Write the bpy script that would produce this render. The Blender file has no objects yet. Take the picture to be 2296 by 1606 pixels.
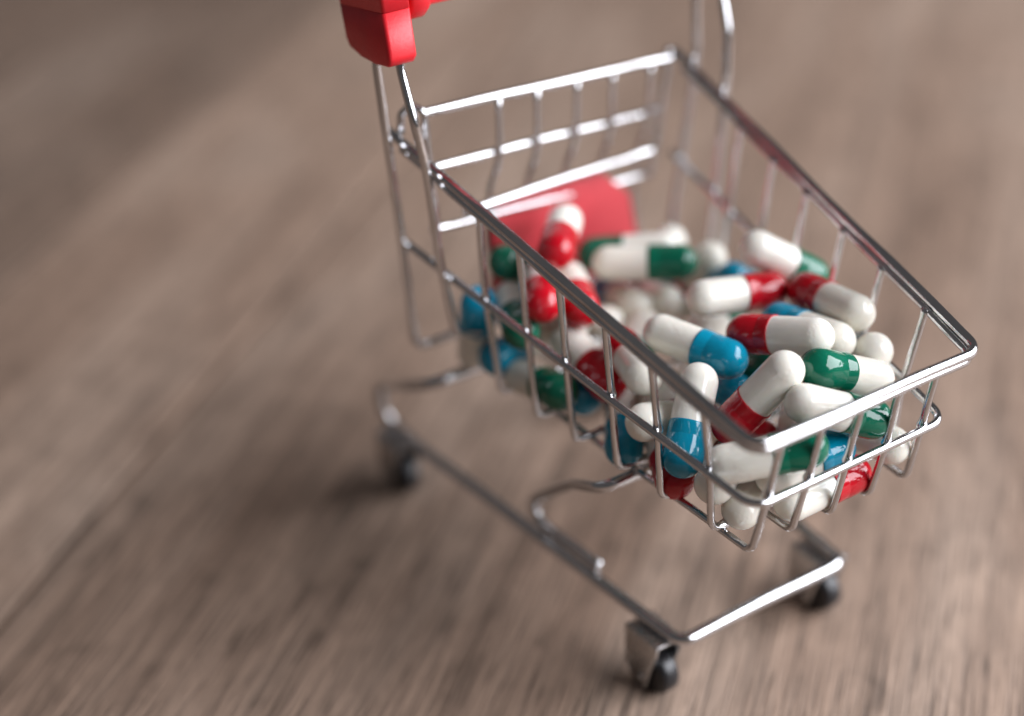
import bpy, bmesh, math, random
from mathutils import Vector, Matrix
# Everything below is written in centimetres and scaled to metres by S.
S = 0.01
scene = bpy.context.scene
C = scene.collection
random.seed(7)

# ------------------------------------------------------------------ camera
cd = bpy.data.cameras.new('camera')
cam = bpy.data.objects.new('camera', cd)
C.objects.link(cam)
yaw, pitch, roll = 2.5594, -0.5553, -0.0202
cam_pos = Vector((22.735, -15.745, 20.217))
fw = Vector((math.cos(yaw)*math.cos(pitch), math.sin(yaw)*math.cos(pitch), math.sin(pitch)))
rt = Vector((math.sin(yaw), -math.cos(yaw), 0))
up = rt.cross(fw)
r2 = rt*math.cos(roll) + up*math.sin(roll)
u2 = -rt*math.sin(roll) + up*math.cos(roll)
cam.matrix_world = Matrix(((r2.x, u2.x, -fw.x, cam_pos.x*S), (r2.y, u2.y, -fw.y, cam_pos.y*S),
                           (r2.z, u2.z, -fw.z, cam_pos.z*S), (0, 0, 0, 1)))
cd.sensor_width = 36
cd.lens = 36*3632.4/2296
cd.clip_start = 0.005
cd.clip_end = 20
cd.dof.use_dof = True
cd.dof.focus_distance = 25.9*S
cd.dof.aperture_fstop = cd.lens/13.0
scene.camera = cam

# ------------------------------------------------------------------ light
w = bpy.data.worlds.new('World')
scene.world = w
w.use_nodes = True
bg = w.node_tree.nodes['Background']
bg.inputs[0].default_value = (1.0, 0.95, 0.97, 1)
bg.inputs[1].default_value = 0.09

def area_light(name, pos, target, sx, sy, power, col):
    l = bpy.data.lights.new(name, 'AREA')
    l.shape = 'RECTANGLE'
    l.size, l.size_y = sx*S, sy*S
    l.energy = power
    l.color = col
    o = bpy.data.objects.new(name, l)
    C.objects.link(o)
    p, t = Vector(pos)*S, Vector(target)*S
    o.location = p
    o.rotation_euler = (t-p).to_track_quat('-Z', 'Y').to_euler()
    return o
# a wide window to the right of the cart
area_light('window_light', (60, 66, 58), (3, 0, 5), 130, 84, 32.5, (0.96, 0.975, 1.04))

vs = scene.view_settings
vs.view_transform = 'Standard'
vs.look = 'None'
vs.exposure = 0.0
vs.gamma = 1.0
scene.render.engine = 'CYCLES'
cy = scene.cycles
cy.use_denoising = True
cy.max_bounces = 8
cy.sample_clamp_indirect = 6

# ------------------------------------------------------------------ materials
def new_mat(name):
    m = bpy.data.materials.new(name)
    m.use_nodes = True
    nt = m.node_tree
    b = nt.nodes['Principled BSDF']
    return m, nt, b

def nd(nt, t, **kw):
    n = nt.nodes.new(t)
    for k, v in kw.items():
        setattr(n, k, v)
    return n

def noise(nt, vec, scale, detail=3, rough=0.55, dist=0.0):
    n = nd(nt, 'ShaderNodeTexNoise')
    n.inputs['Scale'].default_value = scale
    n.inputs['Detail'].default_value = detail
    n.inputs['Roughness'].default_value = rough
    n.inputs['Distortion'].default_value = dist
    nt.links.new(vec, n.inputs['Vector'])
    return n.outputs['Fac']

def ramp(nt, fac, stops):
    r = nd(nt, 'ShaderNodeValToRGB')
    e = r.color_ramp.elements
    while len(e) < len(stops):
        e.new(0.5)
    for q, (p, c) in zip(e, stops):
        q.position = p
        q.color = (c, c, c, 1) if not isinstance(c, tuple) else (*c, 1)
    nt.links.new(fac, r.inputs[0])
    return r.outputs[0]

def mixc(nt, fac, a, b, mode='MIX'):
    m = nd(nt, 'ShaderNodeMix', data_type='RGBA', blend_type=mode)
    for sock, v in ((m.inputs[0], fac), (m.inputs[6], a), (m.inputs[7], b)):
        if isinstance(v, (int, float)):
            sock.default_value = v
        elif isinstance(v, tuple):
            sock.default_value = (*v, 1)
        else:
            nt.links.new(v, sock)
    return m.outputs[2]

def bump(nt, b, h, strength, dist):
    n = nd(nt, 'ShaderNodeBump')
    n.inputs['Strength'].default_value = strength
    n.inputs['Distance'].default_value = dist
    nt.links.new(h, n.inputs['Height'])
    nt.links.new(n.outputs[0], b.inputs['Normal'])

def obj_vec(nt, sx=1, sy=1, sz=1, rnd=True):
    tc = nd(nt, 'ShaderNodeTexCoord')
    mp = nd(nt, 'ShaderNodeMapping')
    mp.inputs['Scale'].default_value = (sx, sy, sz)
    nt.links.new(tc.outputs['Object'], mp.inputs['Vector'])
    if not rnd:
        return mp.outputs[0]
    oi = nd(nt, 'ShaderNodeObjectInfo')
    ml = nd(nt, 'ShaderNodeMath', operation='MULTIPLY')
    ml.inputs[1].default_value = 57.0
    nt.links.new(oi.outputs['Random'], ml.inputs[0])
    ad = nd(nt, 'ShaderNodeVectorMath', operation='ADD')
    nt.links.new(mp.outputs[0], ad.inputs[0])
    nt.links.new(ml.outputs[0], ad.inputs[1])
    return ad.outputs[0]

def wood_material():
    m, nt, b = new_mat('weathered_oak')
    big = noise(nt, obj_vec(nt, 30, 7, 20), 1.0, 4, 0.55, 0.5)
    streak = noise(nt, obj_vec(nt, 190, 9, 60), 1.0, 5, 0.6, 0.35)
    fine = noise(nt, obj_vec(nt, 1150, 20, 100), 1.0, 4, 0.6, 0.2)
    pore = noise(nt, obj_vec(nt, 1900, 70, 100), 1.0, 2, 0.5)
    line = noise(nt, obj_vec(nt, 260, 6, 60), 1.0, 2, 0.5, 0.15)
    spot = noise(nt, obj_vec(nt, 150, 75, 60), 1.0, 2, 0.5, 0.8)
    c = ramp(nt, big, [(0.25, (0.250, 0.167, 0.121)), (0.5, (0.346, 0.243, 0.182)), (0.75, (0.440, 0.328, 0.256))])
    c = mixc(nt, 0.75, c, ramp(nt, streak, [(0.28, 0.70), (0.5, 0.99), (0.75, 1.16)]), 'MULTIPLY')
    c = mixc(nt, 0.75, c, ramp(nt, fine, [(0.32, 0.52), (0.52, 1.0), (0.72, 1.16)]), 'MULTIPLY')
    c = mixc(nt, 0.8, c, ramp(nt, pore, [(0.33, 0.25), (0.43, 1.0)]), 'MULTIPLY')
    c = mixc(nt, 0.7, c, ramp(nt, spot, [(0.25, 0.55), (0.36, 1.0)]), 'MULTIPLY')
    c = mixc(nt, 0.6, c, ramp(nt, line, [(0.34, 0.60), (0.43, 1.0)]), 'MULTIPLY')
    fleck = noise(nt, obj_vec(nt, 130, 62, 60), 1.0, 4, 0.6, 1.2)
    c = mixc(nt, 0.8, c, ramp(nt, fleck, [(0.30, 0.80), (0.5, 1.0), (0.72, 1.26)]), 'MULTIPLY')
    oi = nd(nt, 'ShaderNodeObjectInfo')          # each board has its own tone, light falloff included on the left
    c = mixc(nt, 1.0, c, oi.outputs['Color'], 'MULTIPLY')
    nt.links.new(c, b.inputs['Base Color'])
    rr = ramp(nt, fine, [(0.3, 0.62), (0.7, 0.42)])
    nt.links.new(rr, b.inputs['Roughness'])
    b.inputs['Specular IOR Level'].default_value = 0.45
    h = mixc(nt, 0.5, streak, fine)
    h = mixc(nt, 0.4, h, pore)
    bump(nt, b, h, 0.75, 0.0008)
    return m

def chrome_material(name, col, rough):
    m, nt, b = new_mat(name)
    v = obj_vec(nt, 100, 100, 100)
    n1 = noise(nt, v, 1.6, 4, 0.6)
    n2 = noise(nt, v, 22.0, 3, 0.6)
    c = mixc(nt, 1.0, col, ramp(nt, n1, [(0.3, 0.86), (0.7, 1.05)]), 'MULTIPLY')
    nt.links.new(c, b.inputs['Base Color'])
    nt.links.new(ramp(nt, n2, [(0.35, rough*0.7), (0.72, rough*1.9)]), b.inputs['Roughness'])
    b.inputs['Metallic'].default_value = 1.0
    bump(nt, b, n2, 0.12, 0.0002)
    return m

def gel_material(name, col, rough, sss):
    m, nt, b = new_mat(name)
    v = obj_vec(nt, 100, 100, 100)
    n1 = noise(nt, v, 1.1, 3, 0.5)
    n2 = noise(nt, v, 3.2, 3, 0.6)
    n3 = noise(nt, v, 40.0, 2, 0.6)
    dark = tuple(q*0.86 for q in col)
    oi = nd(nt, 'ShaderNodeObjectInfo')
    tint = ramp(nt, oi.outputs['Random'], [(0.0, (0.90, 0.89, 0.86)), (1.0, (1.05, 1.05, 1.05))])
    c = mixc(nt, ramp(nt, n1, [(0.3, 0.0), (0.7, 1.0)]), dark, col)
    nt.links.new(mixc(nt, 1.0, c, tint, 'MULTIPLY'), b.inputs['Base Color'])
    nt.links.new(ramp(nt, n3, [(0.4, rough), (0.75, rough*1.7)]), b.inputs['Roughness'])
    b.inputs['IOR'].default_value = 1.50
    b.inputs['Subsurface Weight'].default_value = sss
    b.inputs['Subsurface Radius'].default_value = (1.0, 0.6, 0.4)
    b.inputs['Subsurface Scale'].default_value = 0.0016
    dent = ramp(nt, n2, [(0.60, 1.0), (0.72, 0.0)])
    bump(nt, b, mixc(nt, 0.02, mixc(nt, 0.45, n2, dent), n3), 0.13, 0.0012)
    return m

def plastic_material(name, col, rough):
    m, nt, b = new_mat(name)
    v = obj_vec(nt, 100, 100, 100)
    n1 = noise(nt, v, 2.0, 3, 0.6)
    n2 = noise(nt, v, 30.0, 3, 0.6)
    c = mixc(nt, 1.0, col, ramp(nt, n1, [(0.3, 0.9), (0.7, 1.06)]), 'MULTIPLY')
    nt.links.new(c, b.inputs['Base Color'])
    nt.links.new(ramp(nt, n2, [(0.3, rough*0.85), (0.7, rough*1.2)]), b.inputs['Roughness'])
    bump(nt, b, n2, 0.15, 0.0002)
    return m

M_WOOD = wood_material()
M_GAP, _nt, _b = new_mat('dark_joint')
_b.inputs['Base Color'].default_value = (0.035, 0.026, 0.020, 1)
_b.inputs['Roughness'].default_value = 0.9
M_CHROME = chrome_material('chrome_wire', (0.66, 0.66, 0.67), 0.06)
M_STEEL = chrome_material('pressed_steel', (0.62, 0.62, 0.62), 0.20)
M_RED = plastic_material('red_plastic', (0.70, 0.016, 0.026), 0.40)
M_FLAP = plastic_material('red_sheet_plastic', (0.56, 0.050, 0.062), 0.45)
M_BLACK = plastic_material('black_rubber', (0.012, 0.012, 0.014), 0.30)
M_WHITE = gel_material('white_gelatin', (0.87, 0.845, 0.765), 0.08, 0.25)
M_CAP = {'r': gel_material('red_gelatin', (0.50, 0.004, 0.014), 0.07, 0.05),
         'g': gel_material('green_gelatin', (0.002, 0.125, 0.070), 0.07, 0.05),
         'b': gel_material('blue_gelatin', (0.001, 0.270, 0.430), 0.07, 0.05)}

# ------------------------------------------------------------------ mesh helpers (centimetres in, metres out)
def mesh_obj(name, verts, faces, m, parent=None, smooth=True):
    me = bpy.data.meshes.new(name)
    me.from_pydata([(v[0]*S, v[1]*S, v[2]*S) for v in verts], [], faces)
    me.update()
    if smooth:
        for p in me.polygons:
            p.use_smooth = True
    me.materials.append(m)
    o = bpy.data.objects.new(name, me)
    C.objects.link(o)
    if parent:
        o.parent = parent
    return o

def fillet(pts, rad, closed=False, n=7):
    """Round the corners of a polyline; rad may be a number or one per point."""
    pts = [Vector(p) for p in pts]
    N = len(pts)
    out = []
    for i, p in enumerate(pts):
        r = rad[i] if isinstance(rad, (list, tuple)) else rad
        if (not closed and i in (0, N-1)) or r <= 0:
            out.append(p)
            continue
        a, b = pts[i-1], pts[(i+1) % N]
        da, db = (a-p), (b-p)
        la, lb = da.length, db.length
        da.normalize(); db.normalize()
        ang = da.angle(db)
        if ang > math.pi-0.02:
            out.append(p)
            continue
        t = min(r/math.tan(ang/2), la*0.48, lb*0.48)
        rr = t*math.tan(ang/2)
        cen = p + (da+db).normalized()*(rr/math.sin(ang/2))
        s, e = p+da*t-cen, p+db*t-cen
        tot = s.angle(e)
        for k in range(n+1):
            f = k/n
            v = (s*math.sin((1-f)*tot) + e*math.sin(f*tot))/math.sin(tot)
            out.append(cen+v)
    return out

def tube_geo(pts, r, closed=False, seg=12):
    pts = [Vector(p) for p in pts]
    q = [pts[0]]
    for p in pts[1:]:
        if (p-q[-1]).length > 1e-4:
            q.append(p)
    pts = q
    N = len(pts)
    tang = []
    for i in range(N):
        a = pts[(i-1) % N] if closed or i > 0 else pts[i]
        b = pts[(i+1) % N] if closed or i < N-1 else pts[i]
        tang.append((b-a).normalized())
    t0 = tang[0]
    ref = Vector((0, 0, 1)) if abs(t0.z) < 0.9 else Vector((1, 0, 0))
    nrm = (ref - t0*ref.dot(t0)).normalized()
    V, F = [], []
    for i in range(N):
        t = tang[i]
        nrm = (nrm - t*nrm.dot(t)).normalized()
        bi = t.cross(nrm)
        rad = r[i] if isinstance(r, (list, tuple)) else r
        for k in range(seg):
            a = 2*math.pi*k/seg
            V.append(pts[i] + (nrm*math.cos(a)+bi*math.sin(a))*rad)
    for i in range(N if closed else N-1):
        j = (i+1) % N
        for k in range(seg):
            l = (k+1) % seg
            F.append((i*seg+k, i*seg+l, j*seg+l, j*seg+k))
    if not closed:
        for i, sgn in ((0, -1), (N-1, 1)):
            rad = r[i] if isinstance(r, (list, tuple)) else r
            V.append(pts[i]+tang[i]*sgn*rad*0.35)
            c = len(V)-1
            for k in range(seg):
                l = (k+1) % seg
                F.append((c, i*seg+l, i*seg+k) if sgn < 0 else (c, i*seg+k, i*seg+l))
    return V, F

wob = random.Random(11)
def dense(pts, step):
    out = [pts[0]]
    for a, b in zip(pts, pts[1:]):
        n = max(1, int((b-a).length/step))
        out += [a.lerp(b, (k+1)/n) for k in range(n)]
    return out

def wire(name, pts, r, parent, m=None, rad=0.2, closed=False, seg=12, welds=()):
    """A bent wire: rounded corners, a little unevenness, swollen where it is welded."""
    p = dense(fillet(pts, rad, closed), 0.07 if welds else 0.25)
    ph = [wob.uniform(0, 6.28) for _ in range(6)]
    fr = [wob.uniform(0.9, 2.2) for _ in range(3)]
    rr, q, d = [], [], 0.0
    for i, v in enumerate(p):
        d += (v-p[i-1]).length if i else 0
        k = r*(1+0.02*math.sin(5.1*d+ph[3]))
        for wv in welds:
            k += r*0.42*math.exp(-((v-Vector(wv)).length/0.085)**2)
        rr.append(k)
        e = 0.009*min(1, d/0.6)
        q.append(v+Vector((e*math.sin(fr[0]*d+ph[0]), e*math.sin(fr[1]*d+ph[1]), e*math.sin(fr[2]*d+ph[2]))))
    V, F = tube_geo(q, rr, closed, seg)
    return mesh_obj(name, V, F, m or M_CHROME, parent)

def wires(name, runs, parent, m=None):
    V, F = [], []
    for pts, r, rad in runs:
        v, f = tube_geo(fillet(pts, rad), r)
        o = len(V)
        V += v
        F += [tuple(i+o for i in q) for q in f]
    return mesh_obj(name, V, F, m or M_CHROME, parent)

def bm_obj(name, bm, m, parent=None, bevel=0.0, segs=3, smooth=True):
    if bevel:
        bmesh.ops.bevel(bm, geom=list(bm.edges), offset=bevel, segments=segs, profile=0.5, affect='EDGES')
    bmesh.ops.recalc_face_normals(bm, faces=bm.faces)
    for v in bm.verts:
        v.co *= S
    me = bpy.data.meshes.new(name)
    bm.to_mesh(me)
    bm.free()
    if smooth:
        for p in me.polygons:
            p.use_smooth = True
    me.materials.append(m)
    o = bpy.data.objects.new(name, me)
    C.objects.link(o)
    if parent:
        o.parent = parent
    return o

def prism(outline, axis, a, b):
    """Extrude a 2-D outline along an axis from a to b."""
    bm = bmesh.new()
    def P(u, v, t):
        return {'x': (t, u, v), 'y': (u, t, v), 'z': (u, v, t)}[axis]
    lo = [bm.verts.new(P(u, v, a)) for u, v in outline]
    hi = [bm.verts.new(P(u, v, b)) for u, v in outline]
    bm.faces.new(lo)
    bm.faces.new(hi)
    n = len(outline)
    for i in range(n):
        bm.faces.new((lo[i], lo[(i+1) % n], hi[(i+1) % n], hi[i]))
    return bm

def lathe(name, prof, seg, m, parent=None):
    """Revolve (radius, height) pairs round the local Z axis."""
    V, F, rings = [], [], []
    for r, z in prof:
        if r < 1e-5:
            rings.append([len(V)])
            V.append((0, 0, z))
        else:
            rings.append(list(range(len(V), len(V)+seg)))
            V += [(r*math.cos(2*math.pi*k/seg), r*math.sin(2*math.pi*k/seg), z) for k in range(seg)]
    for a, b in zip(rings, rings[1:]):
        for k in range(seg):
            l = (k+1) % seg
            if len(a) == 1:
                F.append((a[0], b[l], b[k]))
            elif len(b) == 1:
                F.append((a[k], a[l], b[0]))
            else:
                F.append((a[k], a[l], b[l], b[k]))
    return mesh_obj(name, V, F, m, parent)

# ------------------------------------------------------------------ the wooden surface
GD = Vector((-0.629, 0.777, 0))             # grain direction
GN = Vector((0.777, 0.629, 0))              # across the grain
floor = mesh_obj('wooden_floor', [(-150, -150, -0.9), (150, -150, -0.9), (150, 150, -0.9), (-150, 150, -0.9)],
                 [(0, 1, 2, 3)], M_GAP, None, False)
floor['kind'] = 'structure'
edges = [-150, -98, -75.5, -58, -45.2, -38, -30.5, -23.2, -15.88, -8.64, 22.5, 44, 66, 95, 150]
tones = [0.8, 0.9, 0.75, 0.85, 0.8, 0.72, 0.68, 0.70, 1.04, 0.90, 0.9, 0.85, 1.0, 0.9]  # board variation, with light falloff to the left painted into the darker left boards
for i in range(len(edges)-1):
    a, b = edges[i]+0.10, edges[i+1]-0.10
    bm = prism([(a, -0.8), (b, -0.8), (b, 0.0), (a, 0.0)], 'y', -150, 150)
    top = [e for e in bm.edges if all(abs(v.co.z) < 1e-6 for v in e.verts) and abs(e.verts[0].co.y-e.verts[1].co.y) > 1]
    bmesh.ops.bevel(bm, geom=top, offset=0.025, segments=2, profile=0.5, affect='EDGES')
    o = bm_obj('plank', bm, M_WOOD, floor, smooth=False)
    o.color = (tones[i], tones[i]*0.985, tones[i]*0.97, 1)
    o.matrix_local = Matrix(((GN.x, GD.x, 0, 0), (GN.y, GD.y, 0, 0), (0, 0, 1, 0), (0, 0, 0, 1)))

# ------------------------------------------------------------------ the cart
cart = bpy.data.objects.new('shopping_cart', None)
C.objects.link(cart)
cart['label'] = 'miniature chrome wire shopping cart with red plastic handle, filled with capsules'
cart['category'] = 'shopping cart'

L, WN, HN, WB, HB = 8.643, 2.249, 6.649, 3.155, 8.705
def rim_y(x): return WB+(WN-WB)*x/L
def rim_z(x): return HB+(HN-HB)*x/L
def rail_y(x): return 3.105+(2.047-3.105)*(x-0.073)/8.362
def rail_z(x): return 6.681+(5.384-6.681)*(x-0.073)/8.362

# double top rim
wire('rim_wire', [(-0.10, -WB-.02, HB+.075), (L, -WN-.02, HN+.065), (L+.02, WN+.12, HN+.065), (-0.10, WB+.02, HB+.075)], 0.084, cart, rad=0.30)
wire('rim_wire', [(0.25, -rim_y(0.25), rim_z(0.25)-.09), (L-.05, -WN, HN-.095), (L-.04, WN+.10, HN-.095),
                  (0.25, rim_y(0.25), rim_z(0.25)-.09)], 0.076, cart, rad=0.30)
# lower rail
wire('lower_rail', [(0.0, -rail_y(0.0), rail_z(0.0)), (8.435, -2.047, 5.384), (8.435, 2.047, 5.384), (0.0, rail_y(0.0), rail_z(0.0))],
     0.071, cart, rad=0.34)
# side wires: down one side, across the floor, up the other side
for x in (2.178, 3.211, 4.198, 5.272, 6.314, 7.443):
    yr, zr, yl, zl = rim_y(x)-.10, rim_z(x)-.10, rail_y(x)-.112, rail_z(x)
    yf2 = yr + 0.055 + 0.10*x/L          # the far side of the rim bows out a little
    yf = 2.475+(1.97-2.475)*(x-2.178)/5.265
    wire('basket_wire', [(x, -yr, zr), (x, -yl, zl), (x, -yf, 4.30), (x, yf, 4.30), (x, yl, zl), (x, yf2, zr+.03)], 0.063, cart,
         rad=[0, .5, .22, .22, .5, 0], welds=[(x, -yl, zl), (x, yl, zl), (x, -yr, zr+.03), (x, yf2, zr+.03)] + [(x, k*1.70, 4.30) for k in (-1, -.5, 0, .5, 1)])
# front wires: down the nose, back along the floor
for k in (-1, -0.5, 0, 0.5, 1):
    wire('basket_wire', [(L-.14, k*1.616, HN-.10), (8.435-.112, k*1.654, 5.384), (8.099, k*1.685, 4.195), (0.92, k*2.05, 4.175)], 0.063, cart,
         rad=[0, .5, .20, 0], welds=[(8.435-.112, k*1.654, 5.384), (L-.14, k*1.616, HN-.07)])

# handle posts
for s in (-1, 1):
    wire('handle_post', [(0.72, s*3.34, 11.2), (0.84, s*3.40, 10.3), (1.15, s*3.38, 9.50), (1.28, s*3.30, 8.75), (1.38, s*3.12, 6.8),
                         (1.48, s*2.95, 5.40), (1.50, s*2.45, 5.22)], 0.080, cart, rad=[0, 1.5, 1.5, .8, .4, .18, 0])
wire('handle_post', [(0.10, -3.36, 11.2), (0.12, -3.45, 10.1), (0.26, -3.42, 8.95), (0.20, -3.22, 6.8), (0.12, -3.0, 4.42), (0.12, 3.0, 4.42),
                     (0.20, 3.22, 6.8), (0.26, 3.42, 8.95), (0.12, 3.45, 10.1), (0.10, 3.36, 11.2)], 0.080, cart,
     rad=[0, .5, .6, .6, .32, .32, .6, .6, .5, 0])

# red plastic handle: two end blocks and the grip between them
handle = None
for s in (-1, 1):
    for prof in ([(-0.30, 10.36), (0.10, 10.34), (0.62, 10.36), (0.98, 10.40), (1.08, 10.54), (0.93, 11.30), (-0.56, 11.05), (-0.42, 10.50)],
                 [(-0.555, 11.062), (0.93, 11.312), (0.82, 12.0), (-0.78, 12.0)]):
        bm = prism(prof, 'y', s*3.72, s*3.20)
        seam = [e for e in bm.edges if all(min(abs(v.co.z-q) for q in (11.30, 11.05, 11.062, 11.312)) < 1e-4 for v in e.verts)]
        bmesh.ops.bevel(bm, geom=[e for e in bm.edges if e not in seam], offset=0.06, segments=3, profile=0.5, affect='EDGES')
        o = bm_obj('handle_end', bm, M_RED, cart)
    handle = handle or o
g = lathe('grip', [(0, -3.10), (0.40, -3.10), (0.46, -3.04), (0.46, -2.78), (0.40, -2.70), (0.30, -2.66), (0.30, 2.66), (0.40, 2.70),
                   (0.46, 2.78), (0.46, 3.04), (0.40, 3.10), (0, 3.10)], 28, M_RED, cart)
g.matrix_local = Matrix.Translation(Vector((0.34, 0, 11.36))*S) @ Matrix.Rotation(-math.pi/2, 4, 'X')

# back gate with its wires
gate = wire('back_gate', [(0.34, -2.72, 9.10), (0.30, -2.66, 9.14), (-0.03, 3.0, 8.71), (-0.12, 3.12, 8.72)], 0.082, cart, rad=0.05)
wire('gate_hook', [(0.40, -2.58, 6.88), (0.30, -2.64, 7.9), (0.34, -2.70, 9.18), (0.16, -2.86, 9.28), (0.02, -2.98, 9.08), (0.05, -3.02, 8.75)], 0.07, gate, rad=.12)
wire('gate_hook', [(-0.16, 2.68, 6.26), (-0.10, 2.86, 7.5), (-0.06, 3.0, 8.70), (-0.22, 3.08, 8.85), (-0.20, 3.14, 8.62)], 0.07, gate, rad=.12)
wire('gate_bar', [(0.21, -2.62, 8.02), (-0.12, 2.78, 7.65)], 0.076, gate)
wire('gate_bar', [(0.42, -2.72, 6.93), (-0.18, 2.62, 6.30)], 0.066, gate)
for y in (-1.12, -0.25, 0.68, 1.55, 2.5):
    t = (y+2.65)/5.65
    zt = 9.12-.43*t
    xt = 0.34-.37*t
    wire('gate_wire', [(xt, y, zt), (xt+.015, y, zt-1.15), (xt-.20, y-.08, zt-1.8), (xt-.36, y-.10, zt-2.9), (xt+.1, y-.08, zt-4.5), (xt+.9, y-.1, zt-4.62)],
         0.055, gate, rad=[0, .6, .8, .8, .3, 0])
# seat flap: top rod with the red plate hanging from it
flap = wire('seat_rod', [(0.49, -2.05, 7.12), (0.14, 2.58, 6.99)], 0.078, cart)
def plate():
    a, b = Vector((0.13, -1.20, 6.87)), Vector((-0.03, 1.35, 6.78))
    dn = Vector((0.02, 0.0, -1.0))
    ac = (b-a).normalized()
    out = [a, b, b+ac*.70+dn*.62, b+ac*.95+dn*1.9, b+ac*.95+dn*2.2, a+ac*-.1+dn*2.3, a+ac*-.1+dn*.4]
    nn = ac.cross(dn).normalized()*0.09
    bm = bmesh.new()
    lo = [bm.verts.new(p-nn) for p in out]
    hi = [bm.verts.new(p+nn) for p in out]
    bm.faces.new(lo); bm.faces.new(hi)
    for i in range(len(out)):
        j = (i+1) % len(out)
        bm.faces.new((lo[i], lo[j], hi[j], hi[i]))
    return bm
bm_obj('seat_plate', plate(), M_FLAP, cart, bevel=0.04)

# chassis
wire('chassis_frame', [(0.94, 2.0, 4.10), (0.94, 3.15, 4.08), (-0.35, 3.10, 3.40), (-1.95, 2.74, 2.45), (-2.05, 2.62, 1.39), (-1.0, 2.50, 1.39),
                       (6.73, 1.874, 1.39), (6.73, -1.874, 1.39), (-1.0, -2.50, 1.39), (-2.05, -2.62, 1.39), (-1.95, -2.74, 2.45), (-0.35, -3.10, 3.40),
                       (0.94, -3.15, 4.08), (0.94, -2.0, 4.10)], 0.120, cart,
     rad=[0, .25, .8, .5, .5, .3, .26, .26, .3, .5, .5, .8, .25, 0], seg=16)
wire('floor_crossbar', [(0.94, -2.1, 4.10), (0.94, 2.1, 4.10)], 0.098, cart, seg=16)
wire('front_support', [(4.50, -1.95, 1.60), (2.95, -2.06, 1.60), (2.60, -2.08, 1.75), (2.78, -2.16, 2.20), (4.30, -2.38, 3.50), (5.28, -2.48, 4.06), (5.30, -1.6, 4.08),
                       (5.30, 1.6, 4.08), (5.28, 2.48, 4.06), (4.30, 2.38, 3.50), (2.78, 2.16, 2.20), (2.60, 2.08, 1.75), (2.95, 2.06, 1.60), (4.50, 1.95, 1.60)],
     0.108, cart, rad=[0, .2, .3, .4, .8, .25, .2, .2, .25, .8, .4, .3, .2, 0], seg=16)

def caster(x, y):
    out = [(-0.48, 1.24), (-0.48, 0.45), (-0.27, 0.20), (0.0, 0.12), (0.13, 0.13), (0.25, 0.60), (0.39, 1.02), (0.43, 1.24)]
    root = None
    th = 0.05
    bm = bmesh.new()
    # pressed fork: two cheeks and the bridge between them
    for (y0, y1), o2 in (((-0.30, -0.30+th), out), ((0.30-th, 0.30), out)):
        lo = [bm.verts.new((u, y0, v)) for u, v in o2]
        hi = [bm.verts.new((u, y1, v)) for u, v in o2]
        bm.faces.new(lo); bm.faces.new(hi)
        for i in range(len(o2)):
            j = (i+1) % len(o2)
            bm.faces.new((lo[i], lo[j], hi[j], hi[i]))
    q = [(-0.46, -0.30+th+.001), (0.39, -0.30+th+.001), (0.39, 0.30-th-.001), (-0.46, 0.30-th-.001)]
    lo = [bm.verts.new((u, v, 1.18)) for u, v in q]
    hi = [bm.verts.new((u, v, 1.237)) for u, v in q]
    bm.faces.new(lo); bm.faces.new(hi)
    for i in range(4):
        j = (i+1) % 4
        bm.faces.new((lo[i], lo[j], hi[j], hi[i]))
    f = bm_obj('caster', bm, M_STEEL, cart, bevel=0.012, segs=2)
    f.location = (x*S, y*S, 0)
    R = 0.43
    prof = [(0, -0.20), (0.30, -0.20), (R-.06, -0.19), (R-.01, -0.14), (R, -0.06), (R, 0.06), (R-.01, 0.14),
            (R-.06, 0.19), (0.30, 0.20), (0, 0.20)]
    wh = lathe('wheel', prof, 36, M_BLACK, f)
    wh.matrix_local = Matrix.Translation(Vector((0.10, 0, R))*S) @ Matrix.Rotation(-math.pi/2, 4, 'X')
    ax = lathe('axle', [(0, -0.34), (0.04, -0.34), (0.06, -0.32), (0.06, -0.30), (0.035, -0.29), (0.035, 0.29), (0.06, 0.30), (0.06, 0.32), (0.04, 0.34), (0, 0.34)],
               16, M_CHROME, f)
    ax.matrix_local = Matrix.Translation(Vector((0.02, 0, R-.08))*S) @ Matrix.Rotation(-math.pi/2, 4, 'X')
for x, y in ((6.12, -1.93), (6.12, 1.93), (-1.60, -2.56), (-1.60, 2.56)):
    caster(x, y)

# ------------------------------------------------------------------ the capsules
CR, BR, LC = 0.339, 0.326, 1.29       # cap radius, body radius, distance between the end centres
def arc(r, zc, sgn, n=9, sq=1.0):
    return [(r*math.sin(math.pi/2*k/n), zc+sgn*r*sq*math.cos(math.pi/2*k/n)) for k in range(n+1)]
# local Z runs from the body end (0) to the cap end (LC)
split = 0.72
cap_prof = [(BR-.01, split+.02), (CR-.004, split), (CR+.003, split+.014), (CR, split+.04), (CR, split+.20), (CR-.007, split+.225), (CR-.007, split+.245), (CR, split+.27)] + \
           [p for p in reversed(arc(CR, LC, 1))]
body_prof = arc(BR, 0, -1) + [(BR, 0.3), (BR, split+.1)]
proto = {}
def make_capsule(col):
    root = bpy.data.objects.new('capsule', None)
    C.objects.link(root)
    lathe('capsule_body', body_prof, 32, M_WHITE, root)
    lathe('capsule_cap', cap_prof, 32, M_CAP[col], root)
    return root

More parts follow.
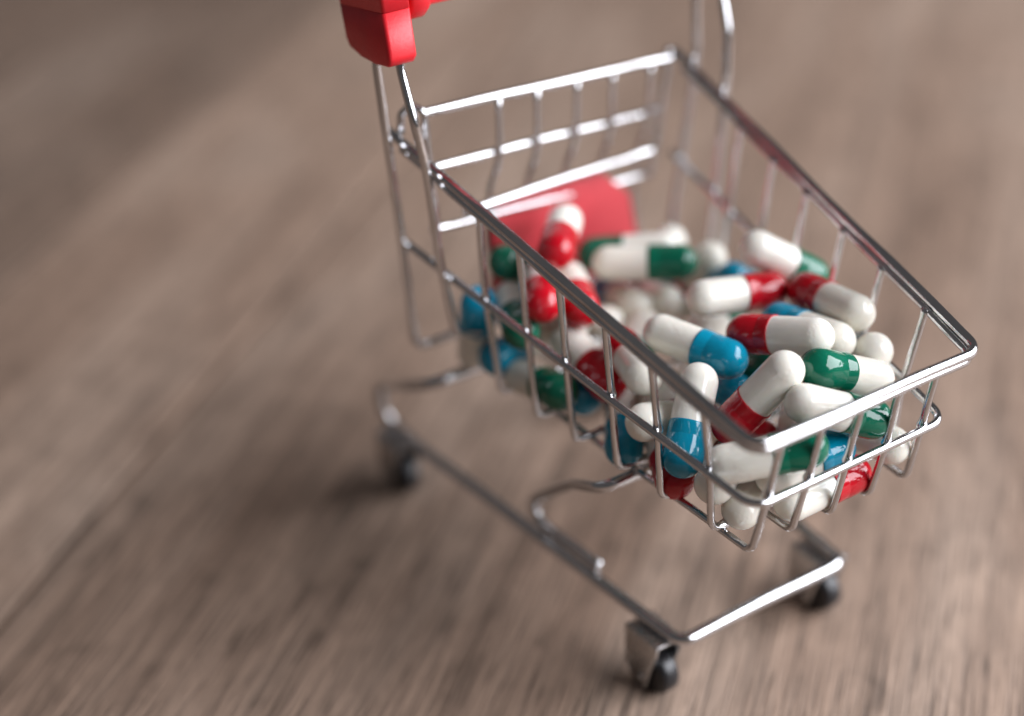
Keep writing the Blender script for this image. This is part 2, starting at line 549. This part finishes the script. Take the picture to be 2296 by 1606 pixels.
CAPS = [
    ((1.679, 0.317, 5.851), (2.519, 1.292, 5.931), 'g', 'white and green capsule lying level before the red seat plate, green end right'),
    ((1.803, 1.48, 5.837), (0.976, 0.503, 5.678), 'g', 'green and white capsule close behind the level white and green one, green end left'),
    ((0.982, -0.197, 6.584), (1.935, -1.064, 6.652), 'r', 'red and white capsule leaning upright against the red seat plate, white end up'),
    ((0.95, -0.39, 5.454), (0.949, -1.491, 6.125), 'g', 'dark green capsule end left of the capsule leaning on the red plate'),
    ((1.645, -1.248, 6.039), (2.728, -1.923, 6.228), 'r', 'round red capsule end pointing at the near side wires, left of another red end'),
    ((1.625, -0.544, 5.765), (2.772, -1.123, 5.879), 'r', 'red capsule slanting under the near rim, right of the red end that points outward'),
    ((2.16, 0.555, 5.081), (0.95, 0.847, 4.743), 'b', 'capsule with white end pointing forward and blue back half, just above the rim'),
    ((2.217, 1.299, 4.939), (1.026, 1.542, 4.508), 'g', 'greyish white capsule end in the gap below the level white and green capsule'),
    ((4.241, 0.444, 6.254), (4.524, 1.696, 6.12), 'r', 'white and red capsule lying level in mid heap, red end right'),
    ((4.054, 1.782, 6.732), (4.391, 2.798, 6.013), 'g', 'white capsule with a green tip leaning against the far side wires, white end up'),
    ((2.302, 2.215, 5.633), (1.671, 2.163, 4.51), 'r', 'blurred white capsule end right of the green end of the level back capsule'),
    ((2.358, 1.845, 4.563), (3.118, 2.094, 5.575), 'b', 'blue capsule end peeping out behind the level white and red capsule'),
    ((6.381, 1.934, 6.462), (5.108, 2.013, 6.266), 'r', 'dark red and white capsule sloping along the far side wires, white end right'),
    ((6.562, 1.342, 6.216), (5.292, 1.248, 6.01), 'b', 'blue and white capsule half covered by the level red and white capsule before it'),
    ((6.633, 0.758, 6.531), (5.471, 0.324, 6.175), 'r', 'red and white capsule lying level on top of the heap, red end left'),
    ((4.515, -0.701, 6.078), (5.731, -0.274, 6.021), 'b', 'large white and bright blue capsule sloping down to the right across the near rim'),
    ((7.14, -0.36, 6.552), (6.683, -0.973, 5.513), 'r', 'white and red capsule tilted steeply, white end up, red end under the near rim'),
    ((7.376, 1.46, 5.845), (7.243, 0.303, 6.399), 'g', 'green and white capsule near the front, shiny green end left, beside the tilted capsule'),
    ((7.67, -0.38, 6.22), (8.04, 0.74, 5.71), 'g', 'white capsule with green right end lying just behind the front rim bar'),
    ((6.904, 1.886, 5.983), (6.196, 1.791, 4.909), 'g', 'creamy white capsule end near far front corner, above the shiny green and white one'),
    ((5.876, -1.024, 5.926), (6.47, -1.792, 5.076), 'b', 'white and blue capsule standing upright inside the near side wires, blue end down'),
    ((7.462, -1.776, 5.514), (8.115, -0.692, 5.765), 'g', 'white and green capsule behind the front wires, just below the near rim corner'),
    ((7.705, -0.912, 5.072), (7.687, 0.378, 5.071), 'b', 'white and blue capsule behind the front wires, blue end up to the right'),
    ((7.172, -1.71, 4.929), (6.416, -0.694, 4.683), 'g', 'white capsule end at the near bottom corner of the basket beside the last side wire'),
    ((7.464, -1.37, 4.467), (6.879, -0.22, 4.47), 'r', 'white capsule on the floor wires at the front, below the near lower rail corner'),
    ((7.777, -0.562, 4.467), (7.778, 0.728, 4.469), 'r', 'white and red capsule lowest behind the front wires, red end right'),
    ((7.887, 1.47, 4.808), (6.661, 1.684, 4.468), 'b', 'white capsule at the far front corner seen between the last two front wires'),
    ((6.579, 0.595, 4.858), (5.734, 1.488, 4.47), 'g', 'greyish white capsule under the left end of the white and green front bar capsule'),
    ((2.662, -1.329, 5.254), (3.93, -1.395, 5.026), 'r', 'white and dark red capsule sloping down behind the near side wires, red end right'),
    ((5.065, -1.517, 5.8), (3.872, -1.062, 5.619), 'r', 'red and white capsule under the near rim, white end pointing forward between two wires'),
    ((4.878, -0.92, 5.067), (3.941, -0.264, 4.469), 'g', 'creamy white capsule in shadow, left of the upright white and blue one'),
    ((5.62, -1.906, 5.339), (5.526, -0.688, 4.923), 'r', 'white capsule behind the lower rail, beside the blue end of the upright capsule'),
    ((3.99, -1.076, 4.465), (5.019, -1.854, 4.47), 'b', 'blue and white capsule poking down through the basket floor by the front support'),
    ((2.54, -0.472, 4.47), (3.348, -1.478, 4.469), 'b', 'blue capsule end behind the lower rail, between the fourth and fifth near side wires'),
    ((2.176, -1.999, 4.468), (3.417, -2.038, 4.817), 'g', 'dark green capsule at the bottom of the near side, in shadow behind the lower rail'),
    ((1.345, -1.648, 5.602), (2.498, -2.222, 5.675), 'g', 'dark green and white capsule behind the near side wires, left of the outward red end'),
    ((0.943, -2.226, 4.457), (1.303, -2.333, 5.691), 'b', 'blue capsule end right of the near handle post, the upper of two'),
    ((1.236, -0.984, 4.469), (1.644, -2.19, 4.681), 'b', 'blue capsule end right of the near handle post, the lower of two'),
    ((1.399, 1.987, 5.67), (0.95, 2.229, 4.485), 'b', 'blurred white capsule end at the very back, right of the red seat plate'),
    ((3.625, 0.842, 5.141), (3.303, 2.015, 4.711), 'g', 'white and green capsule half buried behind the large white and bright blue capsule'),
    ((3.92, 1.141, 4.47), (5.087, 1.14, 5.02), 'g', 'dark green capsule end in shadow beneath the topmost red and white capsule'),
    ((4.041, 0.46, 4.47), (5.243, 0.319, 4.917), 'b', 'dark blue capsule end in shadow beneath the large white and bright blue capsule'),
    ((5.085, -1.111, 4.469), (6.218, -1.727, 4.469), 'r', 'dark red capsule at the bottom, under the blue end of the upright capsule'),
    ((2.317, -0.19, 5.036), (1.232, 0.215, 4.469), 'b', 'white capsule between the slanting red capsule and the rim, below the forward white end'),
    ((2.077, -0.805, 5.142), (0.95, -0.312, 4.754), 'r', 'white capsule glimpsed behind the near side wires, just under the two red ends'),
    ((2.813, 0.267, 5.056), (3.631, -0.72, 4.903), 'g', 'white capsule deep left of the large white and bright blue capsule'),
    ((5.013, -0.401, 4.47), (6.155, 0.198, 4.47), 'r', 'dark red capsule end deep under the red end of the tilted capsule'),
]
word = {'r': 'red', 'g': 'green', 'b': 'blue'}
for A, B, col, label in CAPS:
    a, b = Vector(A), Vector(B)
    if col not in proto:
        o = proto[col] = make_capsule(col)
    else:
        src = proto[col]
        o = src.copy()
        C.objects.link(o)
        for ch in src.children:
            c2 = ch.copy()
            C.objects.link(c2)
            c2.parent = o
    d = (b-a).normalized()
    mid = (a+b)/2 - d*(LC/2)
    q = d.to_track_quat('Z', 'Y') @ Matrix.Rotation(random.uniform(0, 6.28), 3, 'Z').to_quaternion()
    o.rotation_mode = 'QUATERNION'
    o.rotation_quaternion = q
    o.location = mid*S
    o['label'] = label
    o['category'] = 'capsule'
    o['group'] = 'two-coloured capsules heaped in the cart'
